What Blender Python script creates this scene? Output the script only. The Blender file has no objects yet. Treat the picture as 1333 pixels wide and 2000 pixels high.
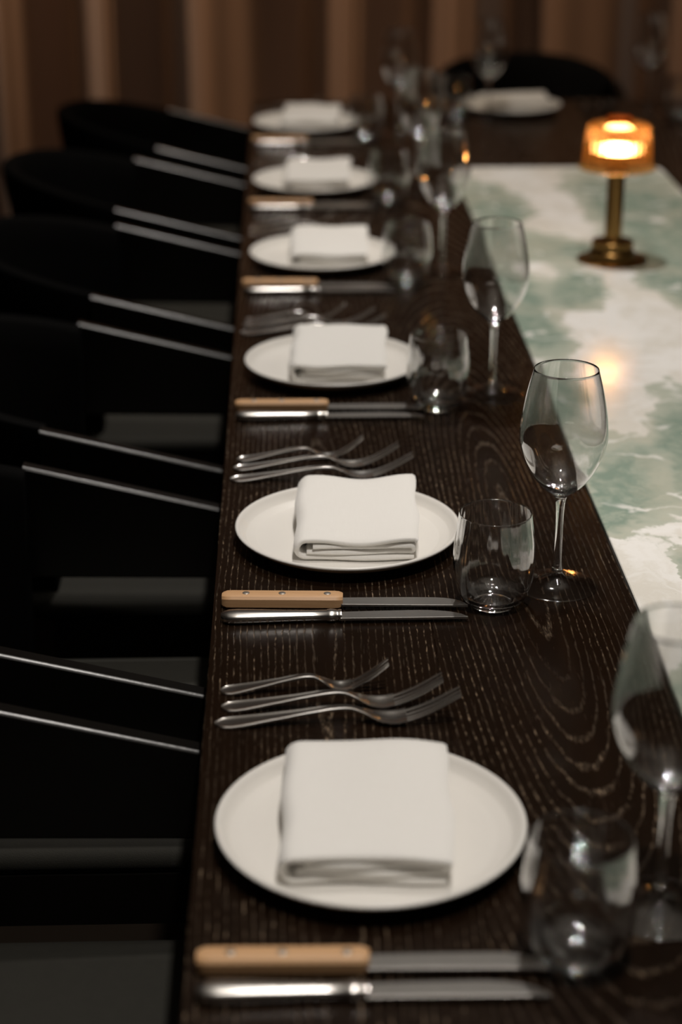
import bpy, bmesh, math, random
from mathutils import Vector, Matrix, noise

scene = bpy.context.scene
COL = scene.collection
PI = math.pi

# ------------------------------------------------------------------ camera
CAM_H = 1.53
T = 0.75                                  # table height
F_PX = 3600.0
ROLL = 0.0
vx, vy = 546 - 666.5, -464 - 1000.0       # vanishing point of the table's long edges
ux = vx * math.cos(ROLL) + vy * math.sin(ROLL)
uy = -vx * math.sin(ROLL) + vy * math.cos(ROLL)
pitch = math.atan2(-uy, F_PX)
yaw = math.atan2(-ux, math.hypot(F_PX, uy))
fwd = Vector((math.sin(yaw) * math.cos(pitch), math.cos(yaw) * math.cos(pitch), -math.sin(pitch)))
right0 = Vector((math.cos(yaw), -math.sin(yaw), 0))
down0 = fwd.cross(right0)
right = right0 * math.cos(ROLL) - down0 * math.sin(ROLL)
down = fwd.cross(right)
cd = bpy.data.cameras.new('camera')
cd.sensor_fit = 'VERTICAL'
cd.sensor_height = 36.0
cd.sensor_width = 24.0
cd.lens = F_PX / 2000.0 * 36.0
cd.clip_start = 0.05
cam = bpy.data.objects.new('camera', cd)
COL.objects.link(cam)
M = Matrix((right, -down, -fwd)).transposed().to_4x4()
M.translation = Vector((0, 0, CAM_H))
cam.matrix_world = M
scene.camera = cam
cd.dof.use_dof = True
cd.dof.focus_distance = 1.84
cd.dof.aperture_fstop = 3.0

# ------------------------------------------------------------------ light
scene.view_settings.view_transform = 'Standard'
scene.view_settings.look = 'None'
scene.view_settings.gamma = 1
scene.view_settings.use_curve_mapping = False
scene.view_settings.exposure = 0.0
scene.cycles.use_denoising = True
scene.cycles.max_bounces = 14
scene.cycles.transparent_max_bounces = 40
scene.cycles.transmission_bounces = 12
scene.cycles.sample_clamp_indirect = 0.0
scene.cycles.caustics_reflective = False
scene.cycles.caustics_refractive = False

world = bpy.data.worlds.new('world')
scene.world = world
world.use_nodes = True
world.node_tree.nodes['Background'].inputs[0].default_value = (1.0, 0.86, 0.72, 1)
world.node_tree.nodes['Background'].inputs[1].default_value = 0.03


def spot(name, loc, target, power, size_deg, radius=0.045, color=(1.0, 0.93, 0.84), blend=0.5):
    l = bpy.data.lights.new(name, 'SPOT')
    l.energy = power
    l.spot_size = math.radians(size_deg)
    l.spot_blend = blend
    l.shadow_soft_size = radius
    l.color = color
    o = bpy.data.objects.new(name, l)
    COL.objects.link(o)
    o.location = loc
    d = Vector(target) - Vector(loc)
    o.rotation_euler = d.to_track_quat('-Z', 'Y').to_euler()
    return o


for yy, pw, cl in ((0.75, 92, (1.0, 0.94, 0.88)), (1.95, 54, (1.0, 0.94, 0.88)), (3.15, 100, (1.0, 0.94, 0.88)), (4.35, 38, (1.0, 0.82, 0.64))):
    spot('ceiling_spot_light', (0.26, yy, 2.93), (0.26, yy - 0.05, 0.75), pw, 74, color=cl)

spot('curtain_spot_light', (-2.2, 4.75, 2.6), (0.5, 5.95, 0.55), 165, 62, 0.05, (1.0, 0.82, 0.64), 0.9)
spot('curtain_spot_light', (-0.6, 4.4, 2.93), (-0.5, 5.95, 0.4), 48, 64, 0.05, (1.0, 0.82, 0.64), 0.9)
spot('curtain_spot_light', (1.2, 4.4, 2.93), (1.2, 5.95, 0.4), 60, 64, 0.05, (1.0, 0.82, 0.64), 0.9)


fill = bpy.data.lights.new('ceiling_fill_light', 'AREA')  # added fill bounced off the ceiling to brighten glass and forks, no real fixture
fill.shape = 'RECTANGLE'
fill.size = 2.0
fill.size_y = 4.0
fill.energy = 13
fill.color = (1.0, 0.93, 0.85)
co = bpy.data.objects.new('ceiling_fill_light', fill)
COL.objects.link(co)
co.location = (0.5, 1.2, 2.6)
co.rotation_euler = (PI, 0, 0)


# ------------------------------------------------------------------ node helpers
def new_mat(name):
    m = bpy.data.materials.new(name)
    m.use_nodes = True
    return m, m.node_tree.nodes, m.node_tree.links, m.node_tree.nodes['Principled BSDF']


def simple(name, color, rough=0.5, metal=0.0, spec=0.5, bump=0.0, bscale=200, var=0.0, vscale=8):
    m, n, l, b = new_mat(name)
    b.inputs['Base Color'].default_value = (*color, 1)
    b.inputs['Roughness'].default_value = rough
    b.inputs['Metallic'].default_value = metal
    b.inputs['Specular IOR Level'].default_value = spec
    tc = n.new('ShaderNodeTexCoord')
    if var > 0:
        nz = n.new('ShaderNodeTexNoise')
        nz.inputs['Scale'].default_value = vscale
        nz.inputs['Detail'].default_value = 4
        l.new(tc.outputs['Object'], nz.inputs['Vector'])
        mx = n.new('ShaderNodeMix')
        mx.data_type = 'RGBA'
        mx.inputs['A'].default_value = (*[c * (1 - var) for c in color], 1)
        mx.inputs['B'].default_value = (*[min(1, c * (1 + var)) for c in color], 1)
        l.new(nz.outputs['Fac'], mx.inputs['Factor'])
        l.new(mx.outputs['Result'], b.inputs['Base Color'])
    if bump > 0:
        nz2 = n.new('ShaderNodeTexNoise')
        nz2.inputs['Scale'].default_value = bscale
        l.new(tc.outputs['Object'], nz2.inputs['Vector'])
        bp = n.new('ShaderNodeBump')
        bp.inputs['Strength'].default_value = bump
        bp.inputs['Distance'].default_value = 0.001
        l.new(nz2.outputs['Fac'], bp.inputs['Height'])
        l.new(bp.outputs['Normal'], b.inputs['Normal'])
    return m


class NB:
    """tiny maths-node builder"""
    def __init__(self, m):
        self.n = m.node_tree.nodes
        self.l = m.node_tree.links

    def _in(self, node, idx, v):
        if isinstance(v, (int, float)):
            node.inputs[idx].default_value = v
        else:
            self.l.new(v, node.inputs[idx])

    def op(self, o, a, b=0.0, c=None, clamp=False):
        nd = self.n.new('ShaderNodeMath')
        nd.operation = o
        nd.use_clamp = clamp
        self._in(nd, 0, a)
        self._in(nd, 1, b)
        if c is not None:
            self._in(nd, 2, c)
        return nd.outputs[0]

    def xyz(self, x, y, z):
        nd = self.n.new('ShaderNodeCombineXYZ')
        for i, v in enumerate((x, y, z)):
            self._in(nd, i, v)
        return nd.outputs[0]

    def noise(self, vec, scale, detail=2.0, rough=0.5, out='Fac', dist=0.0):
        nd = self.n.new('ShaderNodeTexNoise')
        nd.inputs['Scale'].default_value = scale
        nd.inputs['Detail'].default_value = detail
        nd.inputs['Roughness'].default_value = rough
        nd.inputs['Distortion'].default_value = dist
        self.l.new(vec, nd.inputs['Vector'])
        return nd.outputs[out]

    def smooth(self, v, a, b):
        nd = self.n.new('ShaderNodeMapRange')
        nd.interpolation_type = 'SMOOTHSTEP'
        self._in(nd, 0, v)
        self._in(nd, 1, a)
        self._in(nd, 2, b)
        return nd.outputs[0]

    def mix(self, f, a, b):
        nd = self.n.new('ShaderNodeMix')
        nd.data_type = 'RGBA'
        for key, v in (('Factor', f), ('A', a), ('B', b)):
            if isinstance(v, (tuple, list)):
                nd.inputs[key].default_value = (*v, 1)
            elif isinstance(v, (int, float)):
                nd.inputs[key].default_value = v
            else:
                self.l.new(v, nd.inputs[key])
        return nd.outputs['Result']


def coords(m):
    n, l = m.node_tree.nodes, m.node_tree.links
    tc = n.new('ShaderNodeTexCoord')
    sp = n.new('ShaderNodeSeparateXYZ')
    l.new(tc.outputs['Object'], sp.inputs[0])
    return tc.outputs['Object'], sp.outputs[0], sp.outputs[1], sp.outputs[2]


# ------------------------------------------------------------------ materials
def wood_table(x0, ymid, freq, amp, off, seed):
    """dark brushed oak board: a log cut whose heart line (x0) dips in and out of the board along y"""
    m, n, l, b = new_mat('dark_brushed_oak')
    k = NB(m)
    P, x, y, z = coords(m)

    def nz(sx, sy, sd, detail=2.0, rough=0.5):
        return k.noise(k.xyz(k.op('MULTIPLY', x, sx), k.op('MULTIPLY', y, sy), seed + sd), 1.0, detail, rough)
    w1 = k.op('SUBTRACT', nz(4.0, 1.1, 0.0, 1.0), 0.5)
    w2 = k.op('SUBTRACT', nz(26.0, 4.0, 3.0), 0.5)
    w3 = k.op('SUBTRACT', nz(140.0, 34.0, 7.0, 1.0), 0.5)
    dx = k.op('ADD', k.op('SUBTRACT', x, x0), k.op('MULTIPLY', w1, 0.035))
    c = k.op('MULTIPLY_ADD', k.op('COSINE', k.op('MULTIPLY', k.op('SUBTRACT', y, ymid), freq)), -amp, off)
    c = k.op('ADD', c, k.op('MULTIPLY', w1, 0.03))
    r = k.op('SQRT', k.op('ADD', k.op('MULTIPLY', dx, dx), k.op('MULTIPLY', c, c)))
    r = k.op('ADD', r, k.op('MULTIPLY', w2, 0.005))
    r = k.op('ADD', r, k.op('MULTIPLY', w3, 0.0024))
    fr = k.op('FRACT', k.op('MULTIPLY', r, 155.0))
    early = k.op('ABSOLUTE', k.op('SUBTRACT', fr, 0.5))
    wid = k.op('MULTIPLY_ADD', nz(30.0, 6.0, 21.0), 0.20, 0.05)
    line = k.smooth(early, wid, 0.02)
    dash = k.smooth(nz(430.0, 75.0, 1.0, 3.0, 0.65), 0.42, 0.58)
    spark = k.smooth(nz(600.0, 110.0, 31.0, 2.0, 0.6), 0.48, 0.64)
    patch = k.smooth(nz(14.0, 3.5, 5.0), 0.34, 0.64)
    fleck = k.smooth(nz(520.0, 34.0, 11.0, 1.0), 0.66, 0.76)
    fade = k.smooth(nz(60.0, 11.0, 51.0, 2.0), 0.34, 0.62)
    faint = k.op('MULTIPLY', k.op('MULTIPLY', line, k.op('MULTIPLY_ADD', dash, 0.84, 0.16)), k.op('MULTIPLY_ADD', fade, 0.8, 0.2))
    faint = k.op('MAXIMUM', faint, k.op('MULTIPLY', fleck, 0.4), clamp=True)
    glint = k.op('MULTIPLY', k.op('MULTIPLY', k.op('MULTIPLY', line, dash), spark), patch)
    tone = nz(60.0, 4.0, 2.0, 3.0)
    base = k.mix(tone, (0.0055, 0.0026, 0.0012), (0.0135, 0.0064, 0.0030))
    col = k.mix(k.op('MULTIPLY', faint, 0.9), base, (0.052, 0.036, 0.0235))
    col = k.mix(k.op('MULTIPLY', glint, 0.9), col, (0.30, 0.215, 0.14))
    l.new(col, b.inputs['Base Color'])
    l.new(k.op('ADD', k.op('MULTIPLY', faint, 0.2), 0.25), b.inputs['Roughness'])
    b.inputs['Specular IOR Level'].default_value = 0.30
    bp = n.new('ShaderNodeBump')
    bp.inputs['Strength'].default_value = 0.4
    bp.inputs['Distance'].default_value = 0.0006
    l.new(k.op('ADD', k.op('MULTIPLY', line, -0.7), k.op('MULTIPLY', faint, -0.5)), bp.inputs['Height'])
    l.new(bp.outputs['Normal'], b.inputs['Normal'])
    return m


def marble():
    m, n, l, b = new_mat('green_marble')
    k = NB(m)
    P, x, y, z = coords(m)
    wn = n.new('ShaderNodeTexNoise')
    wn.inputs['Scale'].default_value = 7.0
    wn.inputs['Detail'].default_value = 5.0
    wn.inputs['Roughness'].default_value = 0.62
    l.new(P, wn.inputs['Vector'])
    sub = n.new('ShaderNodeVectorMath')
    sub.operation = 'MULTIPLY_ADD'
    l.new(wn.outputs['Color'], sub.inputs[0])
    sub.inputs[1].default_value = (0.12, 0.22, 0.0)
    sub.inputs[2].default_value = (-0.06, -0.11, 0.0)
    add = n.new('ShaderNodeVectorMath')
    add.operation = 'ADD'
    l.new(P, add.inputs[0])
    l.new(sub.outputs[0], add.inputs[1])
    sp = n.new('ShaderNodeSeparateXYZ')
    l.new(add.outputs[0], sp.inputs[0])
    wx, wy = sp.outputs[0], sp.outputs[1]
    # the slab's own green fields (x, y, half width, half length, weight)
    fields = [(0.385, 3.42, 0.05, 0.20, 1.0), (0.47, 3.10, 0.055, 0.07, 1.2), (0.47, 2.84, 0.035, 0.09, 1.0),
              (0.68, 3.45, 0.10, 0.30, 0.95), (0.36, 2.74, 0.045, 0.22, 1.0), (0.64, 2.95, 0.05, 0.16, 0.9),
              (0.36, 2.30, 0.035, 0.10, 0.75), (0.55, 2.22, 0.05, 0.10, 0.8), (0.41, 2.02, 0.05, 0.13, 0.6),
              (0.50, 1.95, 0.03, 0.22, 1.2), (0.365, 1.93, 0.025, 0.10, 0.9), (0.44, 1.74, 0.03, 0.05, 0.7),
              (0.70, 2.45, 0.07, 0.25, 1.0), (0.66, 1.75, 0.09, 0.30, 1.0), (0.40, 1.40, 0.05, 0.12, 0.8),
              (0.55, 1.15, 0.10, 0.25, 1.0), (0.72, 0.75, 0.08, 0.2, 1.0), (0.42, 0.7, 0.06, 0.2, 1.0)]
    acc = None
    for fx, fy, hw, hl, wt in fields:
        ax = k.op('DIVIDE', k.op('SUBTRACT', wx, fx), hw)
        ay = k.op('DIVIDE', k.op('SUBTRACT', wy, fy), hl)
        d = k.op('ADD', k.op('MULTIPLY', ax, ax), k.op('MULTIPLY', ay, ay))
        g = k.op('MULTIPLY', k.op('EXPONENT', k.op('MULTIPLY', d, -0.8)), wt * 1.5)
        acc = g if acc is None else k.op('ADD', acc, g)
    cloud = k.noise(add.outputs[0], 16.0, 5.0, 0.6)
    f = k.op('ADD', acc, k.op('MULTIPLY_ADD', cloud, 0.9, -0.47))
    green = k.smooth(f, 0.29, 0.37)
    deep = k.smooth(f, 0.34, 0.92)
    gcol = k.mix(deep, (0.53, 0.555, 0.465), (0.265, 0.345, 0.28))
    mott = k.noise(add.outputs[0], 45.0, 4.0, 0.6)
    gcol = k.mix(k.op('MULTIPLY', k.smooth(mott, 0.42, 0.72), 0.6), gcol, (0.50, 0.53, 0.44))
    olive = k.smooth(k.noise(add.outputs[0], 5.0, 4.0, 0.6), 0.52, 0.66)
    gcol = k.mix(k.op('MULTIPLY', olive, 0.45), gcol, (0.60, 0.57, 0.46))
    cream = k.mix(k.smooth(k.noise(add.outputs[0], 9.0, 6.0, 0.65), 0.42, 0.60), (0.80, 0.765, 0.69), (0.93, 0.91, 0.87))
    col = k.mix(green, cream, gcol)
    # veins
    wn2 = n.new('ShaderNodeTexNoise')
    wn2.inputs['Scale'].default_value = 14.0
    wn2.inputs['Detail'].default_value = 4.0
    l.new(P, wn2.inputs['Vector'])
    s2 = n.new('ShaderNodeVectorMath')
    s2.operation = 'MULTIPLY_ADD'
    l.new(wn2.outputs['Color'], s2.inputs[0])
    s2.inputs[1].default_value = (0.10, 0.10, 0.0)
    l.new(P, s2.inputs[2])
    gate = k.smooth(k.noise(P, 13.0, 2.0), 0.44, 0.60)
    rv = k.op('ABSOLUTE', k.op('SUBTRACT', k.noise(s2.outputs[0], 8.0, 2.0, 0.5), 0.5))
    vein = k.op('MULTIPLY', k.smooth(rv, 0.022, 0.004), gate)
    col = k.mix(k.op('MULTIPLY', vein, 0.8), col, (0.90, 0.88, 0.83))
    dark = k.smooth(k.noise(s2.outputs[0], 60.0, 4.0, 0.7), 0.66, 0.76)
    col = k.mix(k.op('MULTIPLY', dark, 0.35), col, (0.17, 0.20, 0.15))
    l.new(col, b.inputs['Base Color'])
    b.inputs['Roughness'].default_value = 0.14
    b.inputs['Specular IOR Level'].default_value = 0.16
    return m


def clear_glass(name):
    m, n, l, b = new_mat(name)
    b.inputs['Base Color'].default_value = (0.985, 0.99, 0.99, 1)
    b.inputs['Roughness'].default_value = 0.045
    b.inputs['Transmission Weight'].default_value = 1.0
    b.inputs['IOR'].default_value = 1.5
    b.inputs['Coat Weight'].default_value = 1.0
    b.inputs['Coat IOR'].default_value = 1.75
    b.inputs['Coat Roughness'].default_value = 0.05
    return m


def thin_glass(name):
    # thin flat foot of a glass: no visible refraction, Fresnel mirror on top
    m = bpy.data.materials.new(name)
    m.use_nodes = True
    n, l = m.node_tree.nodes, m.node_tree.links
    n.remove(n['Principled BSDF'])
    tr = n.new('ShaderNodeBsdfTransparent')
    tr.inputs[0].default_value = (0.97, 0.97, 0.97, 1)
    gl = n.new('ShaderNodeBsdfGlossy')
    gl.inputs['Roughness'].default_value = 0.07
    fr = n.new('ShaderNodeFresnel')
    ge = n.new('ShaderNodeNewGeometry')
    io = n.new('ShaderNodeMapRange')
    io.inputs[3].default_value = 2.0
    io.inputs[4].default_value = 1 / 2.0
    l.new(ge.outputs['Backfacing'], io.inputs[0])
    l.new(io.outputs[0], fr.inputs[0])
    mx = n.new('ShaderNodeMixShader')
    l.new(fr.outputs[0], mx.inputs[0])
    l.new(tr.outputs[0], mx.inputs[1])
    l.new(gl.outputs[0], mx.inputs[2])
    l.new(mx.outputs[0], n['Material Output'].inputs[0])
    return m


def amber_glass():
    m = bpy.data.materials.new('amber_ribbed_glass')
    m.use_nodes = True
    n, l = m.node_tree.nodes, m.node_tree.links
    n.remove(n['Principled BSDF'])
    out = n['Material Output']
    tr = n.new('ShaderNodeBsdfTransparent')
    tr.inputs[0].default_value = (0.965, 0.70, 0.42, 1)
    tl = n.new('ShaderNodeBsdfTranslucent')
    tl.inputs[0].default_value = (0.9, 0.42, 0.12, 1)
    rf = n.new('ShaderNodeBsdfRefraction')
    rf.inputs['Color'].default_value = (0.965, 0.71, 0.44, 1)
    rf.inputs['Roughness'].default_value = 0.12
    rf.inputs['IOR'].default_value = 1.25
    gl = n.new('ShaderNodeBsdfGlossy')
    gl.inputs['Roughness'].default_value = 0.05
    fr = n.new('ShaderNodeFresnel')
    ge = n.new('ShaderNodeNewGeometry')
    io = n.new('ShaderNodeMapRange')
    io.inputs[3].default_value = 1.45
    io.inputs[4].default_value = 1 / 1.45
    l.new(ge.outputs['Backfacing'], io.inputs[0])
    l.new(io.outputs[0], fr.inputs[0])
    m1 = n.new('ShaderNodeMixShader')
    m1.inputs[0].default_value = 0.5
    l.new(tr.outputs[0], m1.inputs[1])
    l.new(rf.outputs[0], m1.inputs[2])
    m2 = n.new('ShaderNodeMixShader')
    m2.inputs[0].default_value = 0.055
    l.new(m1.outputs[0], m2.inputs[1])
    l.new(tl.outputs[0], m2.inputs[2])
    m3 = n.new('ShaderNodeMixShader')
    l.new(fr.outputs[0], m3.inputs[0])
    l.new(m2.outputs[0], m3.inputs[1])
    l.new(gl.outputs[0], m3.inputs[2])
    l.new(m3.outputs[0], out.inputs[0])
    return m


def linen():
    m, n, l, b = new_mat('white_linen')
    k = NB(m)
    P, x, y, z = coords(m)
    wx = k.op('SINE', k.op('MULTIPLY', x, 5200.0))
    wy = k.op('SINE', k.op('MULTIPLY', y, 5200.0))
    slub = k.noise(k.xyz(k.op('MULTIPLY', x, 900.0), k.op('MULTIPLY', y, 40.0), z), 1.0, 2.0)
    slub2 = k.noise(k.xyz(k.op('MULTIPLY', x, 40.0), k.op('MULTIPLY', y, 900.0), z), 1.0, 2.0)
    h = k.op('ADD', k.op('MULTIPLY', k.op('MULTIPLY', wx, wy), 0.25), k.op('ADD', slub, slub2))
    col = k.mix(k.op('MULTIPLY', h, 0.45), (0.80, 0.775, 0.73), (0.88, 0.865, 0.83))
    l.new(col, b.inputs['Base Color'])
    b.inputs['Roughness'].default_value = 0.9
    b.inputs['Specular IOR Level'].default_value = 0.15
    b.inputs['Sheen Weight'].default_value = 0.25
    bp = n.new('ShaderNodeBump')
    bp.inputs['Strength'].default_value = 0.35
    bp.inputs['Distance'].default_value = 0.0004
    l.new(h, bp.inputs['Height'])
    l.new(bp.outputs['Normal'], b.inputs['Normal'])
    return m


def handle_wood():
    m, n, l, b = new_mat('pale_handle_wood')
    k = NB(m)
    P, x, y, z = coords(m)
    g = k.noise(k.xyz(k.op('MULTIPLY', x, 25.0), k.op('MULTIPLY', y, 420.0), k.op('MULTIPLY', z, 420.0)), 1.0, 3.0)
    col = k.mix(g, (0.50, 0.27, 0.125), (0.68, 0.42, 0.22))
    l.new(col, b.inputs['Base Color'])
    b.inputs['Roughness'].default_value = 0.45
    return m


def curtain_mat():
    m, n, l, b = new_mat('brown_velvet_curtain')
    k = NB(m)
    P, x, y, z = coords(m)
    g = k.noise(k.xyz(k.op('MULTIPLY', x, 30.0), k.op('MULTIPLY', y, 30.0), k.op('MULTIPLY', z, 3.0)), 1.0, 3.0)
    col = k.mix(g, (0.185, 0.098, 0.055), (0.230, 0.125, 0.073))
    l.new(col, b.inputs['Base Color'])
    b.inputs['Roughness'].default_value = 0.9
    b.inputs['Specular IOR Level'].default_value = 0.1
    b.inputs['Sheen Weight'].default_value = 0.2
    return m


def emit(name, color, strength):
    m = bpy.data.materials.new(name)
    m.use_nodes = True
    n, l = m.node_tree.nodes, m.node_tree.links
    n.remove(n['Principled BSDF'])
    e = n.new('ShaderNodeEmission')
    e.inputs[0].default_value = (*color, 1)
    e.inputs[1].default_value = strength
    l.new(e.outputs[0], n['Material Output'].inputs[0])
    return m


MAT = dict(
    oak=[wood_table(0.035, 1.62, 1.25, 0.055, 0.066, 0.0), wood_table(0.245, 1.86, 1.9, 0.085, 0.100, 40.0), wood_table(0.50, 4.1, 1.6, 0.06, 0.075, 80.0),
         wood_table(0.91, 2.3, 1.5, 0.07, 0.09, 120.0), wood_table(1.10, 1.2, 1.4, 0.06, 0.075, 160.0)], marble=marble(), glass=clear_glass('clear_glass'), thin=thin_glass('thin_glass'),
    amber=amber_glass(), linen=linen(), handle=handle_wood(), curtain=curtain_mat(),
    plate=simple('white_stoneware_glaze', (0.76, 0.735, 0.69), 0.32, 0, 0.5, 0.05, 60, 0.03, 14),
    steel=simple('polished_steel', (0.78, 0.755, 0.72), 0.26, 1.0, 0.5, 0.0, 1, 0.04, 60),
    blade=simple('brushed_blade_steel', (0.60, 0.58, 0.55), 0.34, 1.0, 0.5, 0.03, 300, 0.05, 80),
    rivet=simple('dull_rivet', (0.36, 0.32, 0.28), 0.4, 0.8, 0.5, 0.05, 500, 0.08, 300),
    brass=simple('aged_brass', (0.33, 0.19, 0.065), 0.30, 1.0, 0.5, 0.06, 120, 0.2, 40),
    groove=simple('groove_shadow_gap', (0.006, 0.005, 0.004), 0.6, 0, 0.3, 0.1, 100, 0.2, 20),
    blackwood=simple('black_lacquered_wood', (0.0035, 0.0030, 0.0025), 0.28, 0, 0.5, 0.12, 140, 0.25, 60),
    blackpad=simple('black_upholstery', (0.0011, 0.0010, 0.0009), 0.8, 0, 0.05, 0.2, 300, 0.2, 30),
    seatpad=simple('grey_seat_fabric', (0.025, 0.0237, 0.019), 0.85, 0, 0.25, 0.3, 700, 0.12, 90),
    floor=simple('dark_floor', (0.030, 0.021, 0.014), 0.5, 0, 0.3, 0.1, 30, 0.25, 3),
    wall=simple('brown_plaster', (0.24, 0.20, 0.165), 0.85, 0, 0.2, 0.2, 40, 0.08, 3),
    ceil=simple('warm_ceiling_plaster', (0.62, 0.58, 0.53), 0.9, 0, 0.2, 0.1, 30, 0.04, 2),
    led=emit('warm_lamp_light', (1.0, 0.80, 0.56), 66.0),
)


# ------------------------------------------------------------------ mesh helpers
def mesh_obj(name, verts, faces, mat, parent=None, smooth=True, angle=None, recalc=True):
    me = bpy.data.meshes.new(name)
    me.from_pydata([tuple(v) for v in verts], [], faces)
    me.update()
    if recalc:
        bm = bmesh.new()
        bm.from_mesh(me)
        bmesh.ops.recalc_face_normals(bm, faces=bm.faces)
        bm.to_mesh(me)
        bm.free()
    if smooth:
        me.polygons.foreach_set('use_smooth', [True] * len(me.polygons))
        if angle:
            me.set_sharp_from_angle(angle=math.radians(angle))
    me.materials.append(mat)
    o = bpy.data.objects.new(name, me)
    COL.objects.link(o)
    if parent:
        o.parent = parent
    return o


def lathe_data(prof, seg=64, mod=None, close=True):
    """prof: list of (r, z); r==0 ends become poles. mod(angle, r, z) -> r"""
    V, Fc = [], []
    rings = []
    for r, z in prof:
        if r < 1e-7:
            rings.append([len(V)])
            V.append((0, 0, z))
        else:
            ids = []
            for i in range(seg):
                a = 2 * PI * i / seg
                rr = mod(a, r, z) if mod else r
                ids.append(len(V))
                V.append((rr * math.cos(a), rr * math.sin(a), z))
            rings.append(ids)
    n = len(rings)
    for k in range(n - 1):
        A, B = rings[k], rings[k + 1]
        if len(A) == 1 and len(B) == 1:
            continue
        for i in range(seg):
            j = (i + 1) % seg
            if len(A) == 1:
                Fc.append((A[0], B[j], B[i]))
            elif len(B) == 1:
                Fc.append((A[i], A[j], B[0]))
            else:
                Fc.append((A[i], A[j], B[j], B[i]))
    return V, Fc


def catmull(pts, sub=4):
    out = []
    n = len(pts)
    for i in range(n - 1):
        p0, p1, p2, p3 = pts[max(i - 1, 0)], pts[i], pts[i + 1], pts[min(i + 2, n - 1)]
        for s in range(sub):
            t = s / sub
            out.append(tuple(0.5 * ((2 * b) + (-a + c) * t + (2 * a - 5 * b + 4 * c - d) * t * t + (-a + 3 * b - 3 * c + d) * t ** 3)
                             for a, b, c, d in zip(p0, p1, p2, p3)))
    out.append(tuple(pts[-1]))
    return out


def lathe(name, prof, mat, parent=None, seg=64, mod=None, angle=None, recalc=True):
    V, Fc = lathe_data(prof, seg, mod)
    return mesh_obj(name, V, Fc, mat, parent, True, angle, recalc)


def loft(name, rings, mat, parent=None, cap=True, angle=35, closed=True):
    V, Fc = [], []
    m = len(rings[0])
    for r in rings:
        V += [tuple(p) for p in r]
    for k in range(len(rings) - 1):
        for i in range(m if closed else m - 1):
            j = (i + 1) % m
            Fc.append((k * m + i, k * m + j, (k + 1) * m + j, (k + 1) * m + i))
    if cap:
        Fc.append(tuple(range(m)))
        Fc.append(tuple((len(rings) - 1) * m + i for i in range(m)))
    return mesh_obj(name, V, Fc, mat, parent, True, angle)


def box_data(x0, x1, y0, y1, z0, z1):
    V = [(x, y, z) for x in (x0, x1) for y in (y0, y1) for z in (z0, z1)]
    Fc = [(0, 1, 3, 2), (4, 6, 7, 5), (0, 4, 5, 1), (2, 3, 7, 6), (0, 2, 6, 4), (1, 5, 7, 3)]
    return V, Fc


def box(name, x0, x1, y0, y1, z0, z1, mat, parent=None, bevel=0.0):
    V, Fc = box_data(x0, x1, y0, y1, z0, z1)
    o = mesh_obj(name, V, Fc, mat, parent, False)
    if bevel > 0:
        bm = bmesh.new()
        bm.from_mesh(o.data)
        bmesh.ops.bevel(bm, geom=bm.edges[:], offset=bevel, segments=3, affect='EDGES', profile=0.6)
        bm.to_mesh(o.data)
        bm.free()
        o.data.polygons.foreach_set('use_smooth', [True] * len(o.data.polygons))
        o.data.set_sharp_from_angle(angle=math.radians(40))
    return o


def tag(o, label=None, cat=None, group=None, kind=None):
    if label:
        o['label'] = label
    if cat:
        o['category'] = cat
    if group:
        o['group'] = group
    if kind:
        o['kind'] = kind
    return o


def empty(name, loc=(0, 0, 0), rz=0.0):
    o = bpy.data.objects.new(name, None)
    o.empty_display_size = 0.05
    COL.objects.link(o)
    o.location = loc
    o.rotation_euler = (0, 0, rz)
    return o


def copy_tree(o, parent=None):
    c = o.copy()
    COL.objects.link(c)
    if parent:
        c.parent = parent
    for ch in list(o.children):
        copy_tree(ch, c)
    return c


class Kind:
    """first use returns the prototype itself, later uses a copy with its parts"""
    def __init__(self, proto):
        self.p = proto
        self.used = False

    def put(self, loc, rz, label, cat, group):
        o = copy_tree(self.p) if self.used else self.p
        self.used = True
        o.location = loc
        o.rotation_euler = (0, 0, rz)
        return tag(o, label, cat, group)


# ------------------------------------------------------------------ room
XL, XR, YB, YF, ZC = -2.6, 3.4, 6.25, -3.2, 3.0
tag(box('floor', XL, XR, YF, YB, -0.1, 0.0, MAT['floor']), kind='structure')
tag(box('ceiling', XL, XR, YF, YB, ZC, ZC + 0.1, MAT['ceil']), kind='structure')
tag(box('wall_back', XL, XR, YB, YB + 0.1, 0, ZC, MAT['wall']), kind='structure')
tag(box('wall_left', XL - 0.1, XL, YF, YB + 0.1, 0, ZC, MAT['wall']), kind='structure')
tag(box('wall_right', XR, XR + 0.1, YF, YB + 0.1, 0, ZC, MAT['wall']), kind='structure')
tag(box('wall_front', XL - 0.1, XR + 0.1, YF - 0.1, YF, 0, ZC, MAT['wall']), kind='structure')


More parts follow.
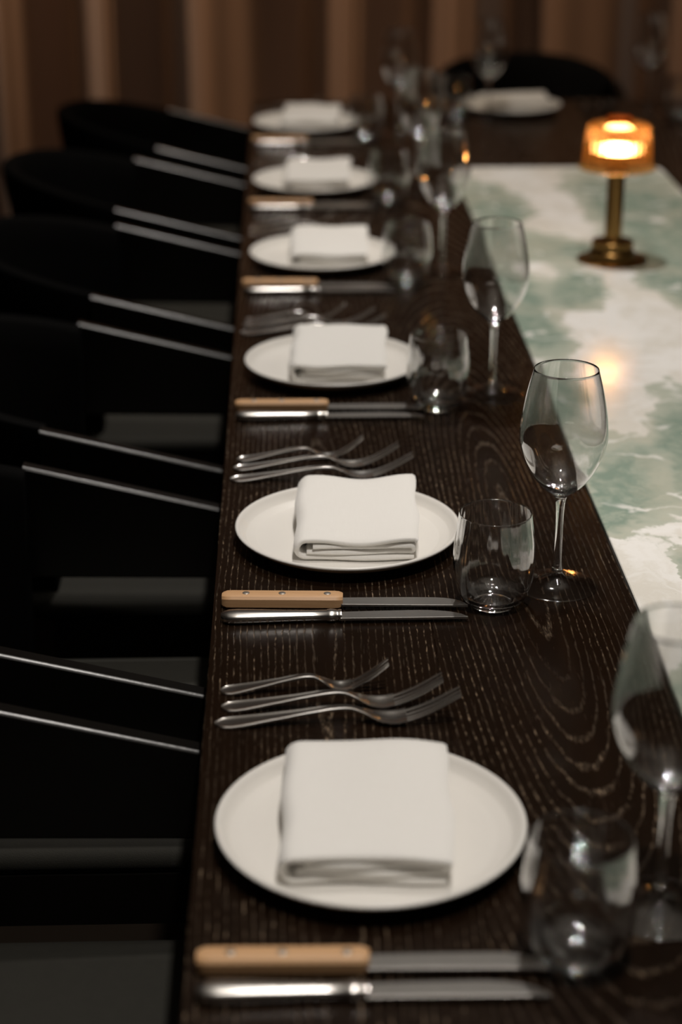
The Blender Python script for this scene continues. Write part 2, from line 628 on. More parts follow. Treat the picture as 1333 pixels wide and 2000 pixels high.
# curtain: full-height folds, a soft ridge and a tight return each time
def curtain(name, x0, x1, y0, label):
    ctrl = []                                      # (x, depth) control points of the folds
    ridges = [-2.35, -2.0, -1.68, -1.34, -1.08, -0.84, -0.535, -0.165, 0.226, 0.57, 0.95, 1.32, 1.66, 2.02, 2.36, 2.72, 3.05]
    half = [0.05, 0.04, 0.06, 0.05, 0.04, 0.045, 0.025, 0.085, 0.03, 0.04, 0.10, 0.05, 0.04, 0.06, 0.05, 0.04, 0.05]
    for i, rx in enumerate(ridges):
        nx = ridges[i + 1] if i + 1 < len(ridges) else rx + 0.35
        h, hn = half[i], (half + [0.05])[i + 1]
        d = 0.12 + 0.02 * math.sin(i * 2.3)
        ctrl.append((rx - h, -d * 0.93))
        ctrl.append((rx, -d))
        ctrl.append((rx + h, -d * 0.90))
        ga, gb = rx + h, nx - hn
        ctrl.append((ga + 0.30 * (gb - ga), d * 0.35))
        ctrl.append((ga + 0.52 * (gb - ga), d * 1.05))
        ctrl.append((ga + 0.74 * (gb - ga), d * 0.45))
    pts = [p for p in catmull(ctrl, 9) if x0 <= p[0] <= x1]
    V, Fc = [], []
    zs = [0.012 + (2.93 - 0.012) * k / 22 for k in range(23)]
    m = len(pts)
    for side in (0, 1):
        for z in zs:
            for (px, py) in pts:
                q = noise.noise(Vector((px * 1.6, z * 0.7, 4.0)))
                V.append((px + 0.018 * q, y0 + py * (1.0 - 0.10 * (z / 2.9)) + 0.02 * q + side * 0.004, z))
    nz = len(zs)
    for side in (0, 1):
        o = side * nz * m
        for k in range(nz - 1):
            for i in range(m - 1):
                Fc.append((o + k * m + i, o + k * m + i + 1, o + (k + 1) * m + i + 1, o + (k + 1) * m + i))
    for k in (0, nz - 1):
        for i in range(m - 1):
            a, b_ = k * m + i, nz * m + k * m + i
            Fc.append((a, a + 1, b_ + 1, b_))
    for i in (0, m - 1):
        for k in range(nz - 1):
            a, b_ = k * m + i, nz * m + k * m + i
            Fc.append((a, a + m, b_ + m, b_))
    c = mesh_obj(name, V, Fc, MAT['curtain'])
    return tag(c, label, 'curtain')


curtain('curtain', -2.4, 3.2, 6.02, 'long brown curtain hanging in soft folds across the back wall')

# ------------------------------------------------------------------ table
TX0, TX1, TY0, TY1 = -0.076, 1.207, 0.30, 4.625
MX0, MX1, MY0, MY1 = 0.346, 0.785, 1.10 - 0.45, 3.815
TH = 0.038


def rrect(x0, x1, y0, y1, r, n=8):
    out = []
    for cx, cy, a0 in ((x1 - r, y1 - r, 0), (x0 + r, y1 - r, 90), (x0 + r, y0 + r, 180), (x1 - r, y0 + r, 270)):
        for i in range(n + 1):
            a = math.radians(a0 + 90 * i / n)
            out.append((cx + r * math.cos(a), cy + r * math.sin(a)))
    return out


table = tag(empty('dining_table', (0.5655, 2.46, 0)),
            'long dark oak dining table with a green marble inlay', 'table')


def board(poly, mat):
    """one oak board from its outline (counter-clockwise), with a slight chamfer at the joints"""
    n = len(poly)
    bev = 0.0007
    ins = []
    for i in range(n):
        p, c, q = Vector(poly[i - 1]), Vector(poly[i]), Vector(poly[(i + 1) % n])
        e1, e2 = (c - p).normalized(), (q - c).normalized()
        nrm = Vector((-e1.y, e1.x)) + Vector((-e2.y, e2.x))
        ins.append(c + nrm.normalized() * bev)
    V = [(x, y, T - TH) for x, y in poly] + [(x, y, T - bev) for x, y in poly] + [(p.x, p.y, T) for p in ins]
    Fc = [tuple(reversed(range(n))), tuple(2 * n + i for i in range(n))]
    for k in (0, 1):
        for i in range(n):
            j = (i + 1) % n
            Fc.append((k * n + i, k * n + j, (k + 1) * n + j, (k + 1) * n + i))
    return mesh_obj('board', V, Fc, mat, None, False)


tw = table.location
SEAM = 0.139
rc = 0.045


def arc2(cx, cy, a0, a1, n=8):
    return [(cx + rc * math.cos(math.radians(a0 + (a1 - a0) * i / n)), cy + rc * math.sin(math.radians(a0 + (a1 - a0) * i / n))) for i in range(n + 1)]


MIR = TX0 + TX1
boards = []
for (x0, x1, mt) in ((TX0, SEAM, 0), (SEAM, MX0, 1), (MX1, MIR - SEAM, 3), (MIR - SEAM, TX1, 4)):
    boards.append(board([(x0, TY0), (x1, TY0), (x1, TY1), (x0, TY1)], MAT['oak'][mt]))
# end boards: the inlay's rounded corners are cut into them
boards.append(board([(MX0, MY1 - rc)] + arc2(MX0 + rc, MY1 - rc, 180, 90)[1:] + arc2(MX1 - rc, MY1 - rc, 90, 0)[:-1] + [(MX1, MY1 - rc), (MX1, TY1), (MX0, TY1)], MAT['oak'][2]))
boards.append(board([(MX0, TY0), (MX1, TY0), (MX1, MY0 + rc)] + arc2(MX1 - rc, MY0 + rc, 0, -90)[1:] + arc2(MX0 + rc, MY0 + rc, 270, 180)[:-1] + [(MX0, MY0 + rc)], MAT['oak'][2]))
gl = box('inlay_bed', MX0 - 0.003, MX1 + 0.003, MY0 - 0.003, MY1 + 0.003, T - TH + 0.002, T - 0.014, MAT['groove'])
slab = rrect(MX0 + 0.0025, MX1 - 0.0025, MY0 + 0.0025, MY1 - 0.0025, 0.0425)
slab_in = rrect(MX0 + 0.0035, MX1 - 0.0035, MY0 + 0.0035, MY1 - 0.0035, 0.0415)
ns = len(slab)
inlay = mesh_obj('marble_inlay', [(x, y, T - 0.0142) for x, y in slab] + [(x, y, T - 0.001) for x, y in slab] + [(x, y, T) for x, y in slab_in],
                 [tuple(range(ns))] + [tuple(2 * ns + i for i in range(ns))] +
                 [(k * ns + i, k * ns + (i + 1) % ns, (k + 1) * ns + (i + 1) % ns, (k + 1) * ns + i) for k in (0, 1) for i in range(ns)],
                 MAT['marble'], None, False)
tag(inlay, 'polished green and cream marble inlay')
parts = boards + [gl, inlay]
for yy in (0.75, 2.46, 4.0):
    parts.append(box('pedestal', 0.5655 - 0.14, 0.5655 + 0.14, yy - 0.11, yy + 0.11, 0.045, T - TH, MAT['blackwood'], None, 0.006))
    parts.append(box('foot', 0.5655 - 0.26, 0.5655 + 0.26, yy - 0.17, yy + 0.17, 0.0, 0.045, MAT['blackwood'], None, 0.006))
for p in parts:
    p.parent = table
    p.matrix_parent_inverse = Matrix.Translation(-tw)


# ------------------------------------------------------------------ chairs
def make_chair():
    """front of the chair is +x; origin on the floor below the centre of the back's curve"""
    t = empty('tub_armchair')
    SC = 0.0                                       # x of the curve's centre
    R0, ZT, TAP = 0.245, 0.80, 0.20

    def top_z(a):                                  # a = 0 at the side joint, 1 at the middle of the back
        return 0.757 + 0.046 * math.sin(min(1, a) * PI / 2)

    # curved, upholstered back shell
    N, H = 44, 10
    V, Fc = [], []
    th = 0.030

    def sect(u):
        ang = PI / 2 + PI * u
        a = 1 - abs(u - 0.5) * 2
        zt = top_z(a * 1.15)
        zb = 0.415
        prof = []
        for k in range(H + 1):                     # outer face upward
            z = zb + (zt - 0.010 - zb) * k / H
            prof.append((R0 - (ZT - z) * TAP + 0.010 * math.sin(PI * k / H), z))
        ro = R0 - (ZT - zt) * TAP
        prof += [(ro - 0.004, zt - 0.003), (ro - th * 0.5, zt), (ro - th + 0.004, zt - 0.003)]
        for k in range(H, -1, -1):                 # inner face downward
            z = zb + (zt - 0.010 - zb) * k / H
            prof.append((R0 - (ZT - z) * TAP - th - 0.006 * math.sin(PI * k / H), z))
        return [(SC + r * math.cos(ang), r * math.sin(ang), z) for r, z in prof]
    loft('backrest', [sect(i / N) for i in range(N + 1)], MAT['blackpad'], t, True, 50)
    # arms: upright boards whose top edge falls towards the front
    for s in (1, -1):
        yo = s * 0.2385
        rings = []
        for k in range(13):
            u = k / 12
            x = SC - 0.004 + u * 0.372
            zt = 0.757 - (x - SC) * 0.245
            zt = max(zt, 0.6675)
            zb = 0.607 + 0.007 * (1 - u)
            if u > 0.93:
                zb += 0.012 * (u - 0.93) / 0.07
            h2 = 0.0105
            e = 0.0032
            rings.append([(x, yo - h2, zb + e), (x, yo - h2, zt - e), (x, yo - h2 + e * 0.4, zt - e * 0.4), (x, yo - h2 + e, zt),
                          (x, yo + h2 - e, zt), (x, yo + h2 - e * 0.4, zt - e * 0.4), (x, yo + h2, zt - e), (x, yo + h2, zb + e),
                          (x, yo + h2 - e, zb), (x, yo - h2 + e, zb)])
        loft('armrest', rings, MAT['blackwood'], t, True, 25)
        # front leg rises to carry the arm
        lr = []
        for z, w in ((0.0, 0.011), (0.30, 0.016), (0.44, 0.018), (0.60, 0.016)):
            x = SC + 0.335
            yy_ = s * (0.2385 - (0.0 if z > 0.4 else 0.0))
            lr.append([(x + w * math.cos(a), yy_ + w * 0.62 * math.sin(a), z) for a in [2 * PI * q / 16 for q in range(16)]])
        loft('leg', lr, MAT['blackwood'], t, True, 50)
        lr = []
        for z, w, dx in ((0.0, 0.011, -0.05), (0.25, 0.016, -0.02), (0.43, 0.018, 0.0)):
            x = SC - 0.10 + dx
            lr.append([(x + w * math.cos(a), s * (0.115 - dx * 0.5) + w * math.sin(a), z) for a in [2 * PI * q / 16 for q in range(16)]])
        loft('leg', lr, MAT['blackwood'], t, True, 50)

    # seat: black frame with a grey, softly crowned cushion
    def outline(gr):
        pts = []
        hw = 0.222 + gr
        xf = SC + 0.36 + gr
        rb = 0.140 + gr
        for i in range(25):
            a = PI / 2 + PI * i / 24
            pts.append((SC + rb * math.cos(a), (rb + (hw - rb) * abs(math.sin(a)) ** 3) * math.sin(a)))
        for i in range(1, 8):
            pts.append((SC + (xf - 0.03 - SC) * i / 7, -hw))
        for i in range(1, 7):
            a = -PI / 2 + PI / 2 * i / 6
            pts.append((xf - 0.03 + 0.03 * math.cos(a), -hw + 0.03 + 0.03 * math.sin(a)))
        for i in range(0, 7):
            a = PI / 2 * i / 6
            pts.append((xf - 0.03 + 0.03 * math.cos(a), hw - 0.03 + 0.03 * math.sin(a)))
        for i in range(6, 0, -1):
            pts.append((SC + (xf - 0.03 - SC) * i / 7, hw))
        return pts
    cx = SC + 0.12
    fr = outline(0.0)
    loft('seat_frame', [[(x, y, z) for x, y in fr] for z in (0.425, 0.484)], MAT['blackwood'], t, True, 40)
    rings = []
    for g, z in ((-0.006, 0.484), (-0.002, 0.488), (0.0, 0.496), (-0.002, 0.504), (-0.007, 0.510), (-0.020, 0.514)):
        rings.append([(x, y, z) for x, y in outline(g)])
    for f in (0.55, 0.25):
        last = rings[5]
        rings.append([(cx + (x - cx) * f, y * f, 0.514 + 0.006 * (1 - f)) for x, y, z in last])
    loft('seat_cushion', rings, MAT['seatpad'], t, True, 60)
    return t


CH = Kind(make_chair())
ORD = ['nearest', 'second', 'third', 'fourth', 'fifth', 'farthest']
chair_x = [-0.305, -0.31, -0.305, -0.30, -0.312, -0.272]
for i, yc in enumerate((1.235, 1.822, 2.425, 3.05, 3.655, 4.25)):
    lab = ('black tub armchair with grey seat, nearest the camera beside the table' if i == 0 else
           'black tub armchair with grey seat, farthest along the left side of table' if i == 5 else
           'black tub armchair with grey seat, %s from the camera along the left side' % ORD[i])
    CH.put((chair_x[i], yc, 0), 0, lab, 'armchair', 'armchairs along the left side of the table')
CH.put((0.635, 4.855, 0), -PI / 2, 'black tub armchair at the far head of the table before the curtain', 'armchair', None)


# ------------------------------------------------------------------ tableware
def make_plate():
    R = 0.1215
    prof = [(0, 0.0012), (0.062, 0.0012), (0.068, 0.0), (0.078, 0.0), (0.082, 0.0025), (0.100, 0.0068), (0.113, 0.0112), (0.1195, 0.0155),
            (R, 0.0180), (R - 0.0004, 0.0194), (R - 0.0020, 0.0202), (R - 0.0038, 0.0196), (R - 0.0062, 0.0165), (R - 0.0105, 0.0110),
            (R - 0.0155, 0.0078), (R - 0.0215, 0.0066), (0.080, 0.0062), (0.04, 0.0060), (0, 0.0060)]
    return lathe('dinner_plate', prof, MAT['plate'], None, 96)


def make_napkin(seed, sag):
    rnd = random.Random(seed)
    W, D = 0.127, 0.160
    t = 0.0064
    ph = [rnd.uniform(0, 6.28) for _ in range(8)]

    def arc(cx, cz, r, a0, a1, n):
        return [(cx + r * math.cos(math.radians(a0 + (a1 - a0) * i / n)), cz + r * math.sin(math.radians(a0 + (a1 - a0) * i / n))) for i in range(n + 1)]
    hw = W / 2

    def line(xa, xb, z, n):
        return [(xa + (xb - xa) * i / n, z) for i in range(n + 1)]
    outer = line(hw - 0.003, -hw + 0.011, 0.0034, 16)[:-1] + arc(-hw + 0.0110, 0.0128, 0.0094, 270, 90, 9) + line(-hw + 0.0125, hw - 0.001, 0.0222, 16)[1:]
    outer.append((hw + 0.0012, 0.0208))
    mid = line(-hw + 0.012, hw - 0.006, 0.0092, 14)[:-1] + arc(hw - 0.006, 0.0124, 0.0032, -90, 90, 6) + line(hw - 0.007, -hw + 0.019, 0.0156, 14)[1:]
    V, Fc = [], []
    NY = 26

    def strip(path, tk, tight):
        base = len(V)
        m = len(path)
        # normals
        nr = []
        for i in range(m):
            a, b_ = path[max(i - 1, 0)], path[min(i + 1, m - 1)]
            dx, dz = b_[0] - a[0], b_[1] - a[1]
            L = math.hypot(dx, dz) or 1
            nr.append((-dz / L, dx / L))
        loop_n = 2 * m
        for s in range(NY + 1):
            v = s / NY
            e = min(v, 1 - v) * NY
            k = 0.40 if e < 0.5 else (0.84 if e < 1.5 else 1.0)
            y = -D / 2 + D * (v if 0.5 <= e else (0.0 if v < 0.5 else 1.0))
            if e < 1.5 and e >= 0.5:
                y = -D / 2 + D * (0.012 if v < 0.5 else 0.988)
            y += tight * (1 if v < 0.5 else -1) * (0.003 if e < 1.5 else 0.003)
            row = []
            for sgn in (1, -1):
                rng = range(m) if sgn == 1 else range(m - 1, -1, -1)
                for i in rng:
                    px, pz = path[i]
                    h = pz / 0.0228
                    wob = 0.0011 * math.sin(px * 48 + ph[0] + y * 11) * math.sin(y * 23 + ph[1]) + 0.0009 * math.sin(y * 41 + px * 22 + ph[2])
                    wob += sag * h * (math.sin((px / W + 0.5) * PI * 2.2 + ph[3]) * 0.0019) * (0.5 + abs(v - 0.5))
                    wob += 0.0016 * math.sin(px * 70 + ph[7] + pz * 60) * max(0, 1 - e / 5)
                    edge = 0.0016 * math.sin(y * 37 + ph[4]) + 0.0010 * math.sin(y * 83 + ph[5])
                    xx = px + edge * (0.6 + 0.4 * h) + 0.006 * h * (v - 0.5) * 0.6
                    yy = y + 0.0018 * math.sin(px * 55 + ph[6] + pz * 300) * (1 if e < 3 else 0.3)
                    zz = pz + wob * h
                    row.append((xx + sgn * nr[i][0] * tk * 0.5 * k, yy, max(0.0002, zz + sgn * nr[i][1] * tk * 0.5 * k)))
            V.extend(row)
        for s in range(NY):
            for i in range(loop_n):
                j = (i + 1) % loop_n
                Fc.append((base + s * loop_n + i, base + s * loop_n + j, base + (s + 1) * loop_n + j, base + (s + 1) * loop_n + i))
        for s in (0, NY):
            o = base + s * loop_n
            for i in range(m - 1):
                Fc.append((o + i, o + i + 1, o + loop_n - 2 - i, o + loop_n - 1 - i))
    strip(outer, t, 0)
    strip(mid, 0.0054, 0.45)
    return mesh_obj('folded_napkin', V, Fc, MAT['linen'], None, True, 70)


def make_wine():
    # foot, stem and bowl share their end rings, so together they are one closed body of glass
    t = empty('wine_glass')
    foot = catmull([(0.0005, 0.0010), (0.030, 0.0008), (0.0400, 0.0), (0.0413, 0.0006), (0.0410, 0.0016), (0.034, 0.0026), (0.020, 0.0052), (0.0105, 0.0095),
                    (0.0070, 0.0135), (0.0058, 0.0180)], 4)
    lathe('foot', [(0.0, 0.0010)] + foot, MAT['thin'], t, 72, None, None, False)
    stem = catmull([foot[-1], (0.0047, 0.025), (0.0040, 0.040), (0.0038, 0.060), (0.0041, 0.080), (0.0049, 0.0925), (0.0064, 0.0985)], 4)
    lathe('stem', [(0.0, stem[0][1])] + stem, MAT['glass'], t, 72, None, None, False)
    outp = catmull([stem[-1], (0.0100, 0.1020), (0.0180, 0.1080), (0.0290, 0.1210), (0.0385, 0.1390), (0.0432, 0.1560), (0.0437, 0.1690),
                    (0.0415, 0.1890), (0.0370, 0.2120), (0.0318, 0.2320)], 6)
    wall = 0.0009
    inn = [(max(r - wall * (1.0 + 1.8 * max(0, (0.118 - z) / 0.014)), 0.0015), z + 0.0012 * max(0, (0.125 - z) / 0.025)) for r, z in outp if z > 0.1045]
    lathe('bowl', outp + [(0.0317, 0.2324), (0.0314, 0.2325), (0.0311, 0.2324)] + inn[::-1] + [(0, inn[0][1] - 0.0004)], MAT['glass'], t, 72, None, None, False)
    return t


def make_tumbler():
    t = empty('tumbler')

    def mod(a, r, z):                              # faint optic ribs
        return r + 0.00016 * math.sin(a * 22) * min(1, max(0, (z - 0.012) / 0.03))
    base = catmull([(0.0005, 0.0014), (0.014, 0.0011), (0.0200, 0.0), (0.0218, 0.0004), (0.0240, 0.0026)], 4)
    lathe('base', [(0.0, 0.0014)] + base, MAT['glass'], t, 132, None, None, False)
    outp = catmull([base[-1], (0.0290, 0.0062), (0.0345, 0.0140), (0.0385, 0.0270), (0.0405, 0.0430), (0.0404, 0.0580), (0.0388, 0.0760), (0.0362, 0.0950), (0.0356, 0.0985)], 6)
    wall = 0.0012
    inn = [(r - wall * (1 + 1.6 * max(0, (0.014 - z) / 0.01)), z + 0.0024 * max(0, (0.015 - z) / 0.010)) for r, z in outp if z > 0.0062]
    lathe('bowl', outp + [(0.0354, 0.0990), (0.0350, 0.0991), (0.0346, 0.0989)] + inn[::-1] + [(0.018, 0.0072), (0.008, 0.0068), (0, 0.0067)], MAT['glass'], t, 132, mod, None, False)
    return t


def fork_data(L, w_end, w_head, ntine):
    """lies on its back along +x, handle end at x=0; returns a closed mesh (handle + head + tines)"""
    k = L / 0.215
    zc = catmull([(0, 0.0022), (0.018, 0.0028), (0.06, 0.0085), (0.10, 0.0145), (0.118, 0.0150), (0.130, 0.0110), (0.142, 0.0055), (0.154, 0.0030), (0.168, 0.0050),
                  (0.190, 0.0135), (0.215, 0.0275)], 6)
    wd = [(0, 0.0050), (0.003, 0.0105), (0.007, w_end * 0.90), (0.014, w_end), (0.024, w_end * 0.96), (0.045, w_end * 0.72), (0.080, w_end * 0.44), (0.108, 0.0068),
          (0.120, 0.0062), (0.130, 0.0085), (0.138, 0.0150), (0.146, w_head * 0.90), (0.156, w_head), (0.168, w_head)]

    def wdt(x):
        for (a, wa), (b_, wb) in zip(wd, wd[1:]):
            if a <= x <= b_:
                u = (x - a) / (b_ - a)
                return wa + (wb - wa) * (u * u * (3 - 2 * u))
        return wd[-1][1]

    def zat(x):
        for a, b_ in zip(zc, zc[1:]):
            if a[0] <= x <= b_[0]:
                u = (x - a[0]) / max(1e-9, b_[0] - a[0])
                return a[1] + (b_[1] - a[1]) * u
        return zc[-1][1]
    V, Fc = [], []

    def add_loft(rings):
        base = len(V)
        m = len(rings[0])
        for r in rings:
            V.extend(r)
        for q in range(len(rings) - 1):
            for i in range(m):
                j = (i + 1) % m
                Fc.append((base + q * m + i, base + q * m + j, base + (q + 1) * m + j, base + (q + 1) * m + i))
        Fc.append(tuple(base + i for i in range(m)))
        Fc.append(tuple(base + (len(rings) - 1) * m + i for i in range(m)))
    xs = [0, 0.0015, 0.003, 0.005, 0.007, 0.010, 0.014, 0.019, 0.024, 0.034, 0.045, 0.06, 0.075, 0.09, 0.1, 0.108, 0.114, 0.12, 0.125, 0.13, 0.134, 0.138, 0.142, 0.146, 0.151, 0.156, 0.162, 0.168]
    rings = []
    for x in xs:
        h = wdt(x) / 2
        z = zat(x)
        tk = 0.0011 if x > 0.135 else 0.0015
        cup = 0.0016 * min(1, max(0, (x - 0.130) / 0.02))
        rim = 0.0007 if x < 0.1 else 0.0
        top = []
        for u in (-1, -0.86, -0.66, -0.3, 0.3, 0.66, 0.86, 1):
            zz = z + tk + cup * u * u - (rim if abs(u) < 0.7 else 0) - (0.0005 if abs(u) == 1 else 0)
            top.append((x * k, h * u, zz))
        bot = []
        for u in (1, 0.6, 0, -0.6, -1):
            zz = z - tk + cup * u * u + (0.0005 if abs(u) == 1 else 0) - (0.0012 * (1 - u * u) if x < 0.13 and x > 0.02 else 0)
            bot.append((x * k, h * u * 0.98, zz))
        rings.append(top + bot)
    add_loft(rings)
    pitch_ = w_head / ntine
    tw_ = pitch_ * 0.62
    for q in range(ntine):
        yc = -w_head / 2 + pitch_ * (q + 0.5)
        rings = []
        for x in (0.166, 0.172, 0.18, 0.19, 0.20, 0.208, 0.213, 0.215):
            f = 1 if x < 0.2 else 1 - 0.5 * ((x - 0.2) / 0.015) ** 2
            yy = yc * (1 - 0.10 * (x - 0.166) / 0.05)
            cup = 0.0016 * (yc / (w_head / 2)) ** 2
            z = zat(x) + cup
            h = tw_ / 2 * f
            rings.append([(x * k, yy - h, z - 0.0008), (x * k, yy - h, z + 0.0006), (x * k, yy - h * 0.6, z + 0.0011), (x * k, yy + h * 0.6, z + 0.0011),
                          (x * k, yy + h, z + 0.0006), (x * k, yy + h, z - 0.0008)])
        add_loft(rings)
    lo = min(v[2] for v in V)
    V[:] = [(a, b_, c - lo) for a, b_, c in V]
    return V, Fc


def make_fork(L, we, wh, nt):
    V, Fc = fork_data(L, we, wh, nt)
    return mesh_obj('fork', V, Fc, MAT['steel'], None, True, 38)


def blade_rings(x0, x1, wid, spine_y, tip_at, thick, z0):
    rings = []
    n = 22
    for i in range(n + 1):
        u = i / n
        x = x0 + (x1 - x0) * u
        w = wid * (0.90 + 0.10 * math.sin(min(u * 1.5, 1) * PI / 2))
        if u > tip_at:
            q = (u - tip_at) / (1 - tip_at)
            w *= math.sqrt(max(0.02, 1 - q ** 2.1))
        e = spine_y + w
        b = 0.00012
        rings.append([(x, spine_y, z0), (x, spine_y, z0 + thick), (x, spine_y + 0.0007, z0 + thick + b), (x, spine_y + 0.0011, z0 + thick * 0.995 + b), (x, spine_y + w * 0.5, z0 + thick * 0.92 + b),
                      (x, e - 0.0008, z0 + thick * 0.80 + b), (x, e, z0 + thick * 0.45), (x, e - 0.0008, z0 + thick * 0.3), (x, spine_y + w * 0.5, z0)])
    return rings


def make_table_knife():
    t = empty('table_knife')
    rings = []
    hw = [(0, 0.0035), (0.003, 0.0072), (0.008, 0.0096), (0.016, 0.0102), (0.03, 0.0096), (0.06, 0.0080), (0.09, 0.0068), (0.103, 0.0065), (0.105, 0.0078), (0.108, 0.0082),
          (0.111, 0.0076), (0.113, 0.0066), (0.1145, 0.0062), (0.116, 0.0072), (0.118, 0.0070)]
    for x, h in hw:
        v = 0.0018 + h * 0.40 if x < 0.1 else 0.0020 + h * 0.42
        z0 = 0.0052
        pts = []
        for q in range(16):
            a = 2 * PI * q / 16 + PI / 16
            ca, sa = math.cos(a), math.sin(a)
            pts.append((x, h * math.copysign(abs(ca) ** 0.8, ca), z0 + v * math.copysign(abs(sa) ** 0.75, sa)))
        rings.append(pts)
    loft('handle', rings, MAT['steel'], t, True, 40)
    loft('blade', blade_rings(0.117, 0.2415, 0.0185, -0.0085, 0.60, 0.0022, 0.0034), MAT['blade'], t, True, 14)
    for c in t.children:
        lo = min(v.co.z for v in c.data.vertices)
    zmin = min(v.co.z for c in t.children for v in c.data.vertices)
    for c in t.children:
        for v in c.data.vertices:
            v.co.z -= zmin
    return t


def make_steak_knife():
    t = empty('steak_knife')
    rings = []
    for x, s in ((0.0, 0.62), (0.0018, 0.80), (0.0050, 0.96), (0.010, 1.0), (0.06, 0.99), (0.112, 1.0), (0.1165, 0.95), (0.1195, 0.80), (0.1205, 0.70)):
        h, v = 0.0100 * s, 0.0072 * (0.55 + 0.45 * s)
        c = 0.0030
        zc = 0.0072
        rings.append([(x, -h, zc - v + c), (x, -h, zc + v - c), (x, -h + c * 0.7, zc + v - c * 0.22), (x, -h + c * 1.4, zc + v), (x, h - c * 1.4, zc + v), (x, h - c * 0.7, zc + v - c * 0.22),
                      (x, h, zc + v - c), (x, h, zc - v + c), (x, h - c, zc - v), (x, -h + c, zc - v)])
    loft('handle', rings, MAT['handle'], t, True, 22)
    for x in (0.024, 0.060, 0.105):
        V, Fc = lathe_data([(0, 0.0135), (0.0036, 0.0135), (0.0036, 0.01455), (0.0032, 0.0148), (0, 0.01485)], 20)
        mesh_obj('rivet', [(a + x, b_, c) for a, b_, c in V], Fc, MAT['rivet'], t, True, 40)
    loft('blade', blade_rings(0.119, 0.2445, 0.0195, -0.0098, 0.72, 0.0020, 0.0050), MAT['blade'], t, True, 14)
    return t


PL = Kind(make_plate())
WG = Kind(make_wine())
TB = Kind(make_tumbler())
FK = [Kind(make_fork(0.215, 0.0205, 0.0245, 4)), Kind(make_fork(0.197, 0.0195, 0.0235, 4)), Kind(make_fork(0.152, 0.0185, 0.0200, 3))]
TK = Kind(make_table_knife())
SK = Kind(make_steak_knife())

# plate centre x, y; napkin centre dx, dy, rz; tumbler x, y; wine x, y
SET = [
    (0.0615, 1.2370, (-0.004, 0.006, -0.035), (0.199, 1.079), (0.2690, 1.1370)),
    (0.0640, 1.8360, (0.009, 0.007, -0.030), (0.2036, 1.668), (0.2735, 1.7100)),
    (0.0640, 2.4340, (0.008, 0.008, -0.020), (0.1965, 2.277), (0.2735, 2.3270)),
    (0.0620, 3.0400, (0.012, 0.008, -0.025), (0.1955, 2.889), (0.2600, 2.9750)),
    (0.0590, 3.6240, (0.006, 0.006, -0.040), (0.1986, 3.475), (0.2640, 3.5900)),
    (0.0520, 4.2600, (0.010, 0.006, -0.060), (0.1830, 4.107), (0.2600, 4.1850)),
]
WHICH = ['nearest', 'second', 'third', 'fourth', 'fifth', 'farthest']


def nth(i):
    return 'the nearest setting' if i == 0 else ('the farthest setting on the left' if i == 5 else 'the %s setting from the camera' % WHICH[i])


FLAB = ['long steel fork closest to the plate in %s', 'middle one of three steel forks in %s', 'short steel fork farthest from plate in %s']
rj = random.Random(5)
for i, (px, py, nk, tb, wg) in enumerate(SET):
    PL.put((px, py, T), rj.uniform(0, 6), 'round white stoneware plate in ' + nth(i), 'plate', 'white dinner plates')
    n_ = make_napkin(11 + i * 7, 0.6)
    n_.location = (px + nk[0], py + nk[1], T + 0.0066 + 0.0053)
    n_.rotation_euler = (0.066, 0, nk[2])
    tag(n_, 'folded white linen napkin on the plate in ' + nth(i), 'napkin', 'folded linen napkins')
    SK.put((-0.0685 + rj.uniform(-.002, .002), py - 0.166 + rj.uniform(-.004, .004), T), rj.uniform(-.03, 0.0) - 0.02,
           'steak knife with pale riveted wooden handle in ' + nth(i), 'knife', 'wood-handled steak knives')
    TK.put((-0.0680 + rj.uniform(-.002, .002), py - 0.199 + rj.uniform(-.003, .003), T), rj.uniform(-.015, 0.01),
           'all-steel table knife in ' + nth(i), 'knife', 'steel table knives')
    for q, (dy, x0) in enumerate(((0.186, -0.066), (0.221, -0.063), (0.250, -0.062))):
        FK[q].put((x0 + rj.uniform(-.002, .002), py + dy + rj.uniform(-.003, .003), T), rj.uniform(-.01, .03),
                  FLAB[q] % nth(i), 'fork', 'steel forks')
    TB.put((tb[0], tb[1], T), rj.uniform(0, 6), 'clear stemless glass tumbler in ' + nth(i), 'tumbler', 'clear glass tumblers')
    WG.put((wg[0], wg[1], T), rj.uniform(0, 6), 'clear stemmed wine glass in ' + nth(i), 'wine glass', 'stemmed wine glasses')

# head of the table
hx, hy = 0.548, 4.475
HEAD = 'at the far head of the table'
PL.put((hx, hy, T), 0.4, 'round white stoneware plate ' + HEAD, 'plate', 'white dinner plates')
n_ = make_napkin(77, 0.8)
n_.location = (hx + 0.01, hy + 0.005, T + 0.0066 + 0.0024)
n_.rotation_euler = (0.03, 0, -PI / 2 + 0.04)
tag(n_, 'folded white linen napkin on the plate ' + HEAD, 'napkin', 'folded linen napkins')
SK.put((hx - 0.166, TY1 - 0.012, T), -PI / 2, 'steak knife with wooden handle ' + HEAD, 'knife', 'wood-handled steak knives')
TK.put((hx - 0.199, TY1 - 0.012, T), -PI / 2, 'all-steel table knife ' + HEAD, 'knife', 'steel table knives')
for q, dx in enumerate((0.186, 0.221, 0.250)):
    FK[q].put((hx + dx, TY1 - 0.012, T), -PI / 2, FLAB[q].replace(' in %s', '') + ' ' + HEAD, 'fork', 'steel forks')
TB.put((0.404, 4.3745, T), 1.1, 'clear stemless glass tumbler ' + HEAD, 'tumbler', 'clear glass tumblers')
WG.put((0.478, 4.332, T), 0.3, 'clear stemmed wine glass in front of the plate ' + HEAD, 'wine glass', 'stemmed wine glasses')
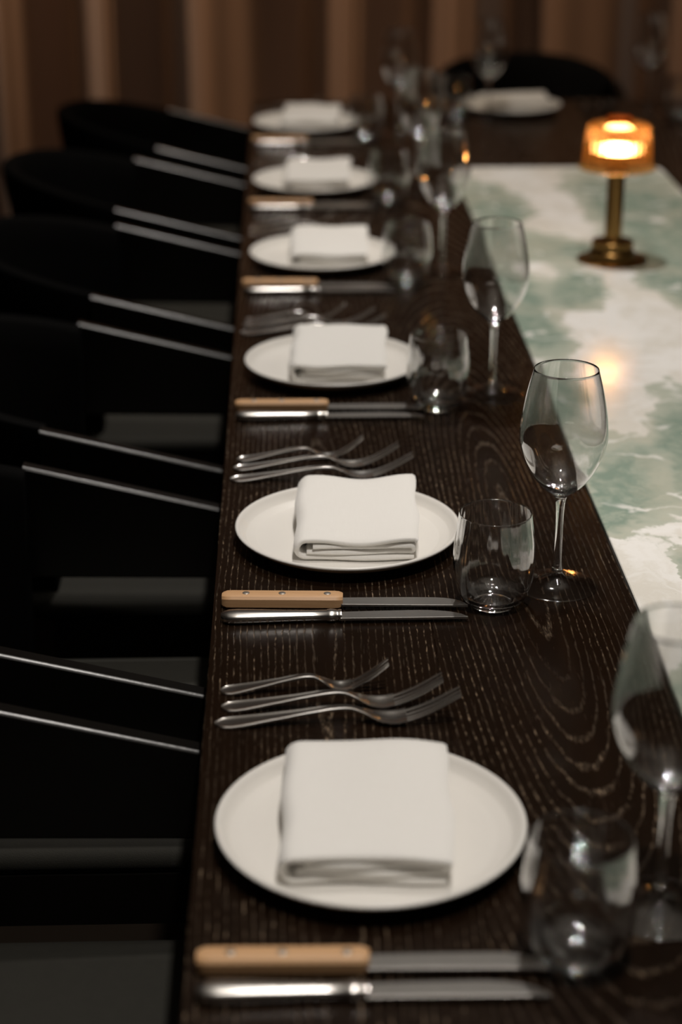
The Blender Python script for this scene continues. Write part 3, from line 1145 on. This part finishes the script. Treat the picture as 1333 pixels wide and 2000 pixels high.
# last setting on the right-hand side, only its glasses in view
WG.put((0.872, 4.43, T), 2.1, 'stemmed wine glass at the upper right, behind the lamp', 'wine glass', 'stemmed wine glasses')
TB.put((0.935, 4.36, T), 2.6, 'glass tumbler at the right edge of the picture, behind the lamp', 'tumbler', 'clear glass tumblers')


# ------------------------------------------------------------------ table lamp
def make_lamp():
    t = empty('table_lamp')
    lathe('base_plate', [(0, 0), (0.058, 0), (0.0598, 0.0008), (0.0600, 0.0022), (0.0580, 0.0032), (0.040, 0.0036), (0, 0.0036)], MAT['brass'], t, 64, None, 40)
    lathe('base', [(0, 0.0036), (0.0375, 0.0036), (0.0390, 0.0048), (0.0392, 0.0150), (0.0380, 0.0168), (0.0362, 0.0182), (0.0352, 0.0205), (0.0352, 0.0330), (0.0340, 0.0345), (0.0170, 0.0350), (0, 0.0350)],
          MAT['brass'], t, 64, None, 35)
    lathe('stem', [(0, 0.0350), (0.0175, 0.0350), (0.0178, 0.0365), (0.0172, 0.0385), (0.0146, 0.0395), (0.0146, 0.158), (0.0200, 0.160), (0.0200, 0.163), (0.0120, 0.165), (0.0120, 0.1725), (0.0205, 0.1745), (0.0225, 0.1765), (0.0230, 0.1815), (0.0222, 0.1815), (0.0214, 0.1785), (0, 0.1783)],
          MAT['brass'], t, 48, None, 35)
    lathe('light_module', [(0, 0.1790), (0.0170, 0.1790), (0.0180, 0.1805), (0.0180, 0.1920), (0.0165, 0.1955), (0.011, 0.1970), (0, 0.1975)], MAT['led'], t, 40)
    outp = [(0.0630, 0.1570), (0.0640, 0.1585), (0.0635, 0.1610), (0.0592, 0.1625), (0.0576, 0.1650), (0.0560, 0.1800), (0.0540, 0.2000), (0.0522, 0.2180), (0.0505, 0.2260), (0.0460, 0.2305), (0.0380, 0.2325), (0.0200, 0.2330)]
    inn = [(r - 0.0026, z - (0.0026 if z > 0.226 else 0.0)) for r, z in outp[4:]][::-1]
    prof = outp + [(0.0, 0.2332), (0.0, 0.2304)] + inn + [(0.0545, 0.1600), (0.0600, 0.1570)]
    prof = [p for p in prof if p[0] >= 0]

    def mod(a, r, z):
        if r < 0.03:
            return r
        return r + 0.0019 * abs(math.sin(a * 18)) * (1 if z > 0.163 and z < 0.229 else 0.35)
    sh = lathe('shade', prof + [prof[0]], MAT['amber'], t, 240, mod, 60)
    lathe('shade_cap', [(0, 0.2334), (0.0215, 0.2334), (0.0225, 0.2350), (0.0225, 0.2390), (0.0205, 0.2408), (0, 0.2412)], MAT['amber'], sh, 48, None, 40)
    return t


lamp = make_lamp()
lamp.location = (0.5525, 3.034, T)
tag(lamp, 'small brass table lamp with lit amber ribbed glass shade on marble', 'lamp')
